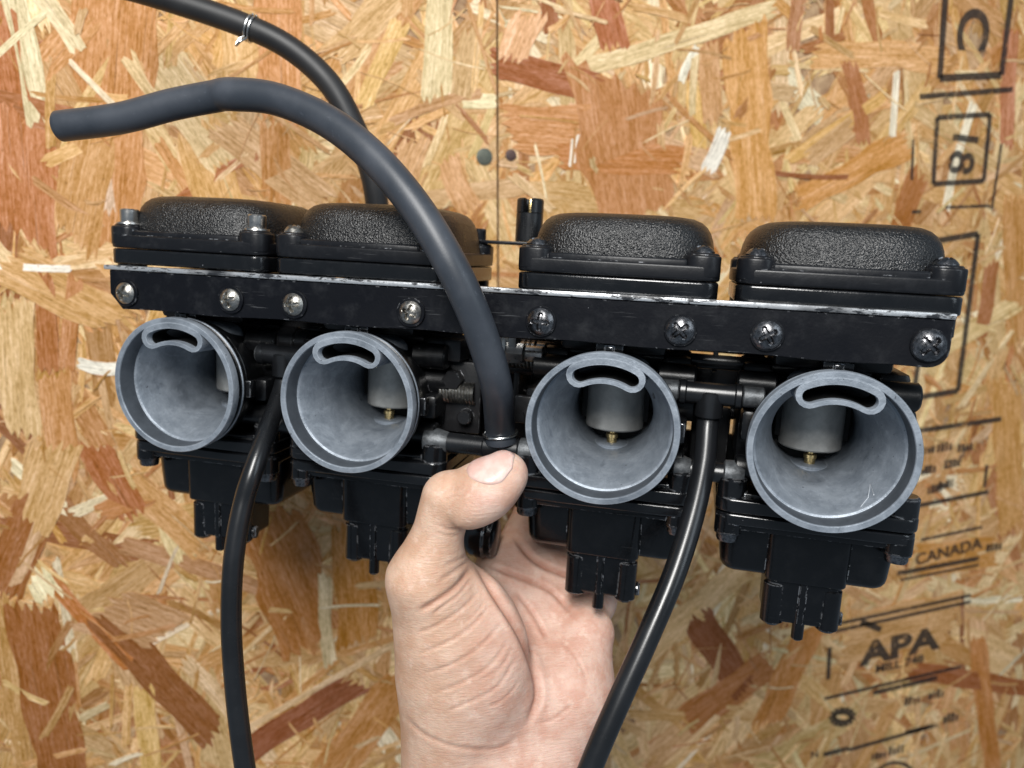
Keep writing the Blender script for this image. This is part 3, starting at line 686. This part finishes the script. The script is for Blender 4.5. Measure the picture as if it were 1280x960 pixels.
# ---- long mounting bracket with its eight screws
bm = bm_new()
xl, xr = -166.5, 166.5
def strip_outline():
    z0, z1 = 30.9, 47.6; c = 6.5; pts = [(xl, z1), (xl, z0 + c), (xl + c * .9, z0)]
    n = 30
    for k in range(1, n): pts.append((xl + c + (xr - xl - 2 * c) * k / n, z0 + .35 * math.sin(k * 1.1)))
    for a in np.linspace(-90, 0, 6): pts.append((xr - c + c * math.cos(math.radians(a)), z0 + c + c * math.sin(math.radians(a))))
    pts.append((xr, z1)); return pts
o2 = strip_outline()
rings_mesh(bm, [[(x, 7.6, z) for x, z in o2], [(x, 5.5, z) for x, z in o2], [(x * .9985, 5.1, 38.6 + (z - 38.6) * .965) for x, z in o2]])
box(bm, xl - 2.5, xr + .5, 4.4, 7.8, 47.7, 49.7, .55, 1)
bracket = obj('mounting_bracket', to_mesh(bm, 'mounting_bracket', [M_STRIP, M_WORN], 30), rack, (0, 0, .4), (0, -.0052, 0), label='long black bracket with worn silver top edge')
for i, x in enumerate(CX):
    for j, sx in enumerate((-1, 1)):
        k = 2 * i + j; me = ME_SCREW_BIG if k == 7 else (ME_SCREW_STEEL if k < 3 else ME_SCREW_BLACK if k != 3 else ME_SCREW_STEEL)
        xx = x + sx * 25.4 + [0, 0, 0, 0, -.6, .4, 0, 1.6][k]; zz = 38.0 + [0, .2, 0, 0, -.2, 0, .4, .6][k]
        sc = obj('bracket_screw', me, bracket, (xx, 4.2, zz), (0, random.uniform(0, 1.5), 0)); obj('screw_washer', ME_WASH, bracket, (xx, 4.9, zz))

# ---- shafts, rails and linkage between the bodies
def part(name, m, build, label=None, smooth=38):
    bm = bm_new(); build(bm); return obj(name, to_mesh(bm, name, m, smooth), rack, label=label)
part('throttle_shaft', M_CHOKE, lambda bm: cyl(bm, 'x', (0, 64, 0), 3.6, -158, 158, 20))
part('choke_shaft', M_CHOKE, lambda bm: cyl(bm, 'x', (0, 40, 24), 3.0, -150, 150, 18))
part('rear_bracket', M_BODY, lambda bm: (box(bm, -160, 160, 72, 75, -30, -12, 1), box(bm, -160, 160, 74, 77, 24, 44, 1)))
def between12(bm):
    cyl(bm, 'x', (0, 34, 19), 5.2, -112, -74, 22); cyl(bm, 'x', (0, 34, 19), 6.4, -100, -92, 22)
    box(bm, -108, -78, 44, 60, 6, 30, 2); box(bm, -104, -84, 40, 66, -24, 4, 3)
part('choke_link', M_CHOKE, between12)
def link34(bm):
    box(bm, 84, 100, 50, 62, -26, 4, 2); box(bm, 88, 96, 46, 66, 29, 31, .5); box(bm, 90, 92, 40, 44, 20, 30, .4); box(bm, 76, 106, 56, 60, 12, 22, 1)
part('choke_lever', M_CHOKE, link34)
def pulley(bm):
    lathe(bm, [(6, -22), (20, -22), (20.5, -21), (18.5, -19), (18.5, -17), (20.5, -15), (20, -14), (6, -14)], 'x', (0, 62, 2), 40)
    box(bm, -4, -1, 40, 76, -26, 22, .8); box(bm, 6, 9, 44, 70, -10, 30, .8); box(bm, 12, 20, 44, 70, -30, 6, 2)
    box(bm, -14, 18, 46, 58, 26, 31, 1)
part('throttle_pulley', M_CHOKE, pulley)
def stay(bm):
    box(bm, -28, 26, 80, 82, -30, 26, 1); box(bm, -30, -24, 44, 80, -8, 10, 1); box(bm, -26, -6, 36, 39, -16, 16, 1.2); cyl(bm, 'y', (-18, 0, 8), 4.5, 31, 37, 6, .4)
    cyl(bm, 'y', (-12, 0, -8), 3.2, 31, 37, 16, .5); cyl(bm, 'x', (0, 46, 14), 3, -28, 24, 14); box(bm, 10, 24, 32, 36, -8, 4, 1); cyl(bm, 'y', (18, 0, -2), 3.4, 28, 33, 6, .4); box(bm, -22, -14, 30, 44, 16, 26, 1.4)
part('linkage_stay', M_CHOKE, stay)
def coil(bm):
    tube(bm, [(-24 + k * .14, 36 + 4.4 * math.cos(k * .62), 2 + 4.4 * math.sin(k * .62)) for k in range(110)], .75, 8)
part('return_spring', M_STEEL, coil)
def spring(bm):
    pts = [(-2 + k * .16, 40 + 5.0 * math.cos(k * .6), 20 + 5.0 * math.sin(k * .6)) for k in range(120)]
    tube(bm, pts, .8, 8)
part('return_spring', M_STEEL, spring)
def idle(bm):
    cyl(bm, 'x', (10, 30, 22.5), 4.9, -4, 4, 6); cyl(bm, 'x', (10, 30, 22.5), 3.4, 4, 12, 18); cyl(bm, 'z', (9, 29, 0), 3.0, 22, 31, 6); cyl(bm, 'x', (0, 34, 24.5), 2.4, 4, 22, 14); cyl(bm, 'z', (1.5, 34, 0), 2.6, 20, 31, 16); box(bm, 4, 7, 28, 40, 18, 30, .5)
    for k in range(5): lathe(bm, [(2.6, 8 + k * 2.2), (3.5, 8.6 + k * 2.2), (2.6, 9.2 + k * 2.2)], 'x', (0, 34, 24.5), 16)
part('idle_screw', M_BRIGHT, idle)
# fuel rail with its tee between the two middle bodies
zf = pr(560, 553, 24)[2]; xt = pr(625, 548, 20)[0]
def fuel_tee(bm):
    cyl(bm, 'x', (0, 24, zf), 4.3, xt - 24, xt + 26, 24, .6); cyl(bm, 'x', (0, 24, zf), 5.0, xt - 8, xt + 8, 24, .8)
    tube(bm, [(xt, 24, zf), (xt, 22.5, zf + 4), (xt - .8, 20, zf + 14)], 4.6, 20)
part('fuel_tee', M_VENT, fuel_tee)
def unions(x0, x1):
    def f(bm): lathe(bm, [(4.4, x0), (5.4, x0 + .6), (5.6, (x0 + x1) / 2), (4.6, x1 - 1), (4.2, x1)], 'x', (0, 24, zf), 24)
    return f
for x0, x1 in [(CX[1] + 26, CX[1] + 37), (CX[2] - 36, CX[2] - 26), (CX[2] + 27, CX[2] + 34), (CX[3] - 35, CX[3] - 27)]: part('fuel_union', M_UNION, unions(x0, x1))
part('fuel_link', M_VENT, lambda bm: cyl(bm, 'x', (0, 24, zf), 4.0, CX[2] + 30, CX[3] - 31, 22))
part('fuel_link', M_VENT, lambda bm: cyl(bm, 'x', (0, 24, zf), 4.0, CX[0] + 28, CX[1] - 28, 22))
# vent tees
tz = pr(888, 492, 24)[2]; tx = pr(888, 492, 24)[0]
def vtee(x):
    def f(bm):
        cyl(bm, 'x', (0, 24, tz), 4.4, x - 12, x + 12, 24, .6)
        for s in (-1, 1): cyl(bm, 'x', (0, 24, tz), 5.0, min(x + s * 12, x + s * 9), max(x + s * 12, x + s * 9), 24, .6)
        cyl(bm, 'z', (x, 24, 0), 5.3, tz - 9.5, tz + 1, 24, .6)
    return f
part('vent_tee', M_VENT, vtee(tx)); part('vent_tee', M_VENT, vtee((CX[0] + CX[1]) / 2 - 1))
for x0, x1 in [(tx - 22, tx - 12), (tx + 12, tx + 20), (CX[0] + 26, CX[0] + 30), (CX[1] - 31, CX[1] - 26)]:
    part('vent_stub', M_UNION, (lambda a, b: (lambda bm: cyl(bm, 'x', (0, 24, tz), 4.1, a, b, 20)))(x0, x1))

# ---- hoses (children of the rack: they are pushed onto its tees)
def hose(name, m, pts, rad, bore, label, local0=None, n=14):
    P = [to_rack(cp(*p)) for p in pts]
    if local0 is not None: P = [np.array(q, float) for q in local0] + P
    bm = bm_new(); path = spline(P, n); tube(bm, path, rad, 32, bore)
    return obj(name, to_mesh(bm, name, m, 45), rack, label=label), path
fh, fpath = hose('fuel_hose', M_FUEL, [(620, 480, 298), (597, 405, 286), (563, 330, 280), (519, 258, 282), (468, 198, 288), (410, 152, 296), (345, 124, 303), (290, 118, 308), (266, 121, 311), (215, 131, 314), (150, 148, 317), (74, 158, 320)],
    lambda s: 6.25 + .25 * math.exp(-((s - .68) / .05) ** 2) + .35 * math.exp(-(s / .03) ** 2), 3.4, 'thick grey-blue rubber fuel hose curving up over the covers', [(xt, 22.5, zf + 3), (xt - .6, 20.5, zf + 11)])
def ring_clip(bm, path, k, r, w, tails=True):
    c = path[k]; t = unit(path[k + 1] - path[k - 1]); u = unit(np.cross(t, (0.1, 1.0, .2))); v = np.cross(t, u)
    for off in ((-w, w) if tails else (0,)):
        pts = [c + t * off + r * (math.cos(a) * u + math.sin(a) * v) for a in np.linspace(.2, 2 * math.pi + .05, 40)]
        tube(bm, pts, .55, 8)
bm = bm_new(); ring_clip(bm, fpath, 8, 7.0, .0, False); obj('hose_clip', to_mesh(bm, 'hose_clip', M_WIRE), fh)
rh, rpath = hose('rear_hose', M_REAR, [(120, -26, 372), (200, -4, 374), (298, 29, 377), (362, 60, 379), (412, 105, 381), (443, 160, 385), (464, 215, 390), (472, 262, 396), (474, 300, 402), (478, 350, 405), (500, 420, 398), (520, 470, 392)], 5.9, 3.2, 'black rubber hose arching up behind the covers and out of frame')
k = min(range(len(rpath)), key=lambda i: np.linalg.norm(rpath[i] - to_rack(cp(312, 36, 377))))
bm = bm_new(); ring_clip(bm, rpath, k, 6.4, .9)
c = rpath[k]; t_ = unit(rpath[k + 1] - rpath[k - 1])
q0 = to_rack(cp(306, 45, 370)); q1 = to_rack(cp(299, 49, 369)); q2 = to_rack(cp(295, 57, 369)); q3 = to_rack(cp(300, 52, 367)); q4 = to_rack(cp(309, 47, 369))
tube(bm, spline([q0, q1, q2, q3, q4], 6), .6, 8)
obj('hose_clip', to_mesh(bm, 'hose_clip', M_WIRE), rh)
hose('vent_hose', M_VENT, [(322, 572, 318), (304, 630, 314), (292, 700, 312), (289, 780, 312), (294, 860, 313), (302, 930, 314), (314, 1010, 315), (330, 1120, 316)], 4.15, 2.4,
     'glossy black vent hose hanging from the tee beside the bell mouth under bright socket bolts', [((CX[0] + CX[1]) / 2 - 1, 24, tz - 2), ((CX[0] + CX[1]) / 2 - 1, 23, tz - 14)])
hose('vent_hose', M_VENT, [(880, 580, 296), (866, 645, 288), (842, 720, 280), (808, 800, 274), (772, 880, 270), (742, 950, 268), (716, 1020, 268), (690, 1120, 270)], 4.25, 2.4,
     'glossy black vent hose hanging from the tee beside the stamp-end bell mouth, in front of the palm', [(tx, 24, tz - 2), (tx, 24, tz - 12)])

# ---- cable bracket and slotted cable stop on the second cover
ax, ay = CX[1] + 31.2, 76.5
st = pr(663, 262, 78)
bm = bm_new(); box(bm, ax - 6, st[0] + 3, ay - 5.5, ay + 5.5, 67.2, 68.8, .4); cyl(bm, 'z', (ax, ay, 0), 3.2, 68, 74, 20, .5)
cb = obj('cable_bracket', to_mesh(bm, 'cable_bracket', M_STRIP), rack)
bm = bm_new()
g0 = math.radians(-90)            # hollow stop with a slit facing the bores
def cring(ro, ri, z):
    g = .32; A = np.linspace(g0 + g, g0 + 2 * math.pi - g, 40)
    return [(st[0] + ro * math.cos(a), ay + 1 + ro * math.sin(a), z) for a in A] + [(st[0] + ri * math.cos(a), ay + 1 + ri * math.sin(a), z) for a in A[::-1]]
rings_mesh(bm, [cring(6.0, 3.6, 82), cring(6.3, 3.4, 82.4), cring(6.3, 3.4, 88), cring(5.8, 3.8, 88.8)])
cyl(bm, 'z', (st[0], ay + 1, 0), 6.3, 69, 82.2, 32, .3)
cs = obj('cable_stop', to_mesh(bm, 'cable_stop', M_VENT, 30), cb)
bm = bm_new(); box(bm, st[0] - .8, st[0] + .8, ay + .2, ay + 1.6, 80, 88.6, .2); obj('cable_wire', to_mesh(bm, 'cable_wire', M_BRASS), cb)

# ================================================================== hand (implicit surface, camera frame mm)
def sd_cone(P, a, b, ra, rb):
    a = np.asarray(a, np.float32); b = np.asarray(b, np.float32); ba = b - a
    t = np.clip(((P - a) @ ba) / (ba @ ba), 0, 1)
    q = P - a - t[..., None] * ba
    return np.sqrt((q * q).sum(-1)) - (ra + (rb - ra) * t)
def sd_ell(P, c, rad, rot):
    q = (P - np.asarray(c, np.float32)) @ rot.astype(np.float32) / np.asarray(rad, np.float32)
    k = np.sqrt((q * q).sum(-1)); return (k - 1) * min(rad) * .9 * np.clip(1.0, .6, None)
def smin(a, b, k):
    h = np.clip(.5 + .5 * (b - a) / k, 0, 1); return b + (a - b) * h - k * h * (1 - h)
def rotz(deg):   # rotation in the picture plane (x, z)
    a = math.radians(deg); return np.array([[math.cos(a), 0, -math.sin(a)], [0, 1, 0], [math.sin(a), 0, math.cos(a)]])
TD = 293
def thumb(P):
    d = sd_cone(P, cp(631, 591, TD - 2), cp(606, 609, TD - 1), 8.2, 9.8)
    d = smin(d, sd_cone(P, cp(606, 609, TD - 1), cp(566, 621, TD + 2), 9.8, 9.6), 4)
    d = smin(d, sd_ell(P, cp(608, 621, TD - 5), (16, 9.6, 9.2), rotz(38)), 4)
    p = sd_cone(P, cp(560, 622, TD + 3), cp(541, 690, TD + 8), 10.2, 9.9)
    p = smin(p, sd_cone(P, cp(541, 690, TD + 8), cp(530, 724, TD + 10), 10.4, 13.4), 5)
    d = smin(d, p, 2.2)
    d = smin(d, sd_cone(P, cp(530, 724, TD + 10), cp(550, 790, TD + 17), 13.0, 16.4), 8)
    return d
def hand_sdf(P):
    d = thumb(P)
    d = smin(d, sd_ell(P, cp(584, 812, 313), (25, 18, 37), rotz(16)), 10)               # thenar
    d = smin(d, sd_cone(P, cp(556, 850, 318), cp(567, 980, 327), 18.5, 22), 12)
    d = smin(d, sd_cone(P, cp(640, 860, 334), cp(620, 980, 332), 20, 23), 12)
    hy = sd_cone(P, cp(668, 960, 330), cp(706, 868, 335), 22, 20.5)                        # hypothenar
    hy = smin(hy, sd_cone(P, cp(706, 868, 335), cp(733, 792, 343), 20, 12.5), 8)
    d = smin(d, hy, 9)
    pm = sd_cone(P, cp(640, 860, 340), cp(640, 712, 361), 16, 13)                          # palm, four rays
    for (x, y, dd, r) in [(668, 712, 366, 13), (702, 722, 368, 13), (738, 752, 362, 12)]:
        pm = smin(pm, sd_cone(P, cp(652, 850, 342), cp(x, y, dd), 15, r), 9)
    d = smin(d, pm, 9)
    d = smin(d, sd_cone(P, cp(575, 800, 330), cp(630, 705, 358), 13, 11), 10)               # web of the thumb
    for ch in [[(640, 705, 361, 11.5), (668, 640, 384, 9.5), (712, 585, 392, 8.6), (742, 560, 386, 7.8)],
               [(672, 708, 366, 11.5), (706, 645, 390, 9.6), (742, 590, 396, 8.8), (768, 555, 388, 7.9)],
               [(706, 718, 368, 11), (738, 660, 390, 9.2), (770, 610, 394, 8.4), (790, 580, 386, 7.6)],
               [(740, 748, 362, 10.5), (764, 700, 382, 8.4), (784, 664, 386, 7.4), (800, 640, 380, 6.8)]]:
        fd = None
        for (x0, y0, d0, r0), (x1, y1, d1, r1) in zip(ch[:-1], ch[1:]):
            q = sd_cone(P, cp(x0, y0, d0), cp(x1, y1, d1), r0, r1); fd = q if fd is None else smin(fd, q, 2.5)
        d = smin(d, fd, 3.5)
    fa = sd_cone(P, cp(612, 985, 331), cp(596, 1110, 330), 27, 25)                         # wrist and forearm
    fa = smin(fa, sd_cone(P, cp(596, 1110, 330), cp(560, 1500, 330), 25, 36), 10)
    fa = smin(fa, sd_cone(P, cp(640, 1000, 332), cp(622, 1110, 332), 24, 23), 10)
    return smin(d, fa, 12)
def surface_nets(f, org, h):
    s = f < 0; nx, ny, nz = f.shape
    off = [(i, j, k) for i in (0, 1) for j in (0, 1) for k in (0, 1)]
    sl = lambda a, o: a[o[0]:nx - 1 + o[0], o[1]:ny - 1 + o[1], o[2]:nz - 1 + o[2]]
    cnt = sum(sl(s, o).astype(np.int8) for o in off); act = (cnt > 0) & (cnt < 8)
    I = np.argwhere(act); idx = -np.ones(act.shape, np.int64); idx[act] = np.arange(len(I))
    pos = np.zeros((len(I), 3)); num = np.zeros(len(I))
    for a in off:
        for ax_ in range(3):
            if a[ax_] == 1: continue
            b = list(a); b[ax_] = 1
            fa_ = f[I[:, 0] + a[0], I[:, 1] + a[1], I[:, 2] + a[2]]; fb = f[I[:, 0] + b[0], I[:, 1] + b[1], I[:, 2] + b[2]]
            m = (fa_ < 0) != (fb < 0); t = np.where(m, fa_ / np.where(m, fa_ - fb, 1), 0)
            p = I + np.array(a); p = p.astype(float); p[:, ax_] += t
            pos[m] += p[m]; num[m] += 1
    pos = pos / num[:, None] * h + org
    quads = []
    for ax_ in range(3):
        o1, o2_ = [q for q in range(3) if q != ax_]
        A = [slice(None)] * 3; B = [slice(None)] * 3; A[ax_] = slice(0, -1); B[ax_] = slice(1, None)
        E_ = np.argwhere(s[tuple(A)] != s[tuple(B)])
        ok = (E_[:, o1] > 0) & (E_[:, o2_] > 0) & (E_[:, o1] < f.shape[o1] - 1) & (E_[:, o2_] < f.shape[o2_] - 1); E_ = E_[ok]
        def at(d1, d2):
            c = E_.copy(); c[:, o1] += d1; c[:, o2_] += d2; return idx[c[:, 0], c[:, 1], c[:, 2]]
        q = np.stack([at(-1, -1), at(0, -1), at(0, 0), at(-1, 0)], 1)
        fl = s[tuple(E_.T)] ^ (ax_ == 1); q[~fl] = q[~fl][:, ::-1]; quads.append(q)
    return pos, np.concatenate(quads)
CREASES = [ # pixel polyline, depth mm, width mm
 ([(594, 702), (622, 748), (650, 792), (668, 838), (672, 872), (660, 905)], 1.5, 1.5),
 ([(588, 712), (570, 734), (545, 752), (524, 764)], .8, 1.2), ([(590, 722), (574, 742), (556, 756), (540, 768)], .55, .9), ([(586, 700), (566, 716), (548, 726)], .4, .9),
 ([(588, 688), (574, 700), (556, 706)], .35, .8), ([(600, 738), (576, 762), (545, 782), (520, 792)], .45, .9), ([(612, 758), (586, 786), (552, 806), (524, 816)], .4, .9),
 ([(626, 780), (600, 808), (566, 830), (530, 842)], .38, .9), ([(636, 800), (612, 832), (580, 852), (540, 868)], .35, .9), ([(645, 822), (622, 858), (590, 876), (556, 890)], .35, .9),
 ([(606, 750), (596, 766), (580, 778)], .3, .6), ([(640, 812), (624, 836), (600, 850)], .3, .6), ([(650, 850), (632, 872), (606, 886)], .3, .6),
 ([(505, 895), (530, 918), (570, 934), (620, 936), (650, 920)], .4, 1.2),
 ([(610, 706), (650, 722), (690, 740), (716, 770)], .9, 1.2), ([(640, 668), (668, 700), (700, 716), (738, 728), (764, 748)], 1.2, 1.4), ([(646, 742), (668, 770), (684, 800)], .7, 1.0),
 ([(546, 655), (560, 662), (580, 660)], .3, .7), ([(543, 664), (560, 670), (578, 668)], .25, .7), ([(552, 618), (562, 612), (575, 612)], .3, .7), ([(556, 626), (566, 620), (578, 620)], .25, .6),
 ([(700, 800), (720, 822), (734, 850)], .35, .9), ([(668, 905), (690, 900), (716, 880)], .35, 1.0),
]
def make_hand():
    lo = np.array([-62., 276, -345]); hi = np.array([76., 410, -18]); h = .85
    ax_ = [np.arange(lo[i], hi[i] + h, h, dtype=np.float32) for i in range(3)]
    G = np.stack(np.meshgrid(*ax_, indexing='ij'), -1)
    f = np.empty(G.shape[:3], np.float32)
    for k0 in range(0, G.shape[2], 40): f[:, :, k0:k0 + 40] = hand_sdf(G[:, :, k0:k0 + 40])
    V, Q = surface_nets(f, lo, h)
    e = .6; N = np.stack([hand_sdf((V + e * np.eye(3)[i]).astype(np.float32)) - hand_sdf((V - e * np.eye(3)[i]).astype(np.float32)) for i in range(3)], 1)
    N /= np.linalg.norm(N, axis=1)[:, None] + 1e-9
    return V, Q, N
hv, hq, hn = make_hand()
def displace(V, N):
    px = 640 + F * V[:, 0] / V[:, 1]; py = 480 - F * V[:, 2] / V[:, 1]; sc = V[:, 1] / F
    front = np.clip((.25 - N[:, 1]) / .4, 0, 1); disp = np.zeros(len(V)); red = np.zeros(len(V))
    for pts, dep, wid in CREASES:
        dep *= .95 if dep < .6 else 1.15; wid *= .72 if dep < .6 else .9; pl = np.array(spline([(a, b) for a, b in pts], 6)); best = np.full(len(V), 1e9); tt = np.zeros(len(V))
        for i, (a, b) in enumerate(zip(pl[:-1], pl[1:])):
            ba = b - a; t = np.clip(((px - a[0]) * ba[0] + (py - a[1]) * ba[1]) / (ba @ ba), 0, 1)
            dd = np.hypot(px - a[0] - t * ba[0], py - a[1] - t * ba[1]); m = dd < best; best[m] = dd[m]; tt[m] = (i + t[m]) / (len(pl) - 1)
        mm = best * sc; fade = np.clip(np.minimum(tt, 1 - tt) * 6 + .15, 0, 1)
        g = np.exp(-(mm / wid) ** 2) * fade
        disp -= dep * 1.1 * g * front; disp += dep * .22 * np.exp(-((mm - wid * 2.1) / (wid * 1.1)) ** 2) * front * fade; red = np.maximum(red, g * min(1, dep * 1.1) * front)
    return V + N * disp[:, None], red
hv2, hred = displace(hv, hn)
def skin():
    t = NT('skin'); c = t.coords(False)
    red = t.n('ShaderNodeAttribute', attribute_name='crease').outputs['Fac']; pink = t.n('ShaderNodeAttribute', attribute_name='palm').outputs['Fac']
    a = t.noise(c, 70, 4, .6); b = t.noise(c, 420, 4, .6)
    colr = t.mix(t.ramp(a, .35, .68), (.56, .345, .232, 1), (.67, .465, .345, 1))
    colr = t.mix(t.math('MULTIPLY', pink, .85), colr, t.mix(t.ramp(t.noise(c, 110, 4), .35, .65), (.56, .31, .24, 1), (.68, .465, .385, 1)))
    colr = t.mix(t.math('MULTIPLY', t.ramp(b, .50, .70), .26), colr, (.56, .26, .18, 1))
    colr = t.mix(t.math('MULTIPLY', t.ramp(t.noise(c, 190, 5, .65), .54, .70), .40), colr, (.78, .60, .49, 1))
    colr = t.mix(t.math('MULTIPLY', red, .6), colr, (.36, .14, .085, 1))
    rot = t.n('ShaderNodeMapping', {'Vector': c, 'Rotation': (0, math.radians(38), 0), 'Scale': (.16, .6, 1)}).outputs[0]
    wr = t.noise(rot, 1300, 4, .65)
    vo = t.n('ShaderNodeTexVoronoi', {'Vector': c, 'Scale': 1500.0}, feature='DISTANCE_TO_EDGE').outputs[0]
    nb = t.bump(t.ramp(vo, 0, .12), .12, .0003, t.bump(wr, .36, .0011, t.bump(b, .15, .001)))
    t.p(Base_Color=colr, Roughness=t.math('ADD', t.math('MULTIPLY', a, .2), .38), Normal=nb)
    t.b.inputs['Subsurface Weight'].default_value = .22; t.b.inputs['Subsurface Radius'].default_value = (1.0, .35, .2); t.b.inputs['Subsurface Scale'].default_value = .0032
    return t.m
M_SKIN = skin()
hb = cp(600, 1110, 330)           # base of the hand: the wrist
hand = None
me = bpy.data.meshes.new('hand'); me.from_pydata(((R @ (hv2 - hb).T).T * MM).tolist(), [], hq.tolist())
me.materials.append(M_SKIN); me.polygons.foreach_set('use_smooth', [True] * len(me.polygons))
at_ = me.attributes.new('crease', 'FLOAT', 'POINT'); at_.data.foreach_set('value', hred.astype(np.float32))
_px = 640 + F * hv[:, 0] / hv[:, 1]; _py = 480 - F * hv[:, 2] / hv[:, 1]
pk = 1 / (1 + np.exp(-((_px - 600) + (_py - 740) * .12) / 22)); tip = np.exp(-(((_px - 612) / 34) ** 2 + ((_py - 625) / 30) ** 2)); pk = np.clip(np.maximum(pk * .9, tip), 0, 1)
at_ = me.attributes.new('palm', 'FLOAT', 'POINT'); at_.data.foreach_set('value', pk.astype(np.float32))
hand = bpy.data.objects.new('hand', me); COL.objects.link(hand); hand.location = W(hb)
hand['label'] = 'bare left hand gripping the carburetor rack from below, thumb in front, palm showing'; hand['category'] = 'hand'
# thumb nail: a curved plate lying on the thumb's back
def nail_plate():
    base = cp(600, 611, TD); tipp = cp(639, 584, TD - 1); a = unit(tipp - base); n0 = np.array((-.30, -.70, .66)); n0 = unit(n0 - a * (n0 @ a)); s0 = np.cross(a, n0)
    L = np.linalg.norm(tipp - base); ns, nt = 18, 16; V = []
    for i in range(ns):
        for j in range(nt):
            u = i / (ns - 1); w = 2 * j / (nt - 1) - 1
            ph = w * math.radians(56) * min(1, (1 - (1 - u) ** 3.2 * .55)) * (1 - .16 * max(0, u - .6) / .4)
            sx = .16 + u * (.92 + .22 * (1 - w * w)) - .14 * (1 - w * w) * (1 - u)
            d = n0 * math.cos(ph) + s0 * math.sin(ph); o = base + a * (L * sx); r = 22.0
            for _ in range(30):
                q = (o + d * r).astype(np.float32)[None]; r -= float(thumb(q)[0]) * .8
            edge = min(1, (1 - abs(w)) * 7 + .15, u * 7 + .1)
            V.append(o + d * (r - .25 + .75 * edge))
    Fc = [(i * nt + j, i * nt + j + 1, (i + 1) * nt + j + 1, (i + 1) * nt + j) for i in range(ns - 1) for j in range(nt - 1)]
    V = (R @ (np.array(V) - hb).T).T * MM
    me = bpy.data.meshes.new('thumb_nail'); me.from_pydata(V.tolist(), [], Fc); me.polygons.foreach_set('use_smooth', [True] * len(me.polygons))
    t = NT('nail'); c = t.coords(False); t.p(Base_Color=t.mix(t.ramp(t.noise(c, 160, 3), .35, .65), (.66, .42, .36, 1), (.74, .54, .48, 1)), Roughness=.3, Normal=t.bump(t.noise(c, 600, 2), .1, .0004))
    t.b.inputs['Subsurface Weight'].default_value = .2; t.b.inputs['Subsurface Radius'].default_value = (1, .4, .3); t.b.inputs['Subsurface Scale'].default_value = .002
    me.materials.append(t.m); o = bpy.data.objects.new('thumb_nail', me); COL.objects.link(o); o.parent = hand
    md = o.modifiers.new('thick', 'SOLIDIFY'); md.thickness = .0006; md.offset = -1
nail_plate()
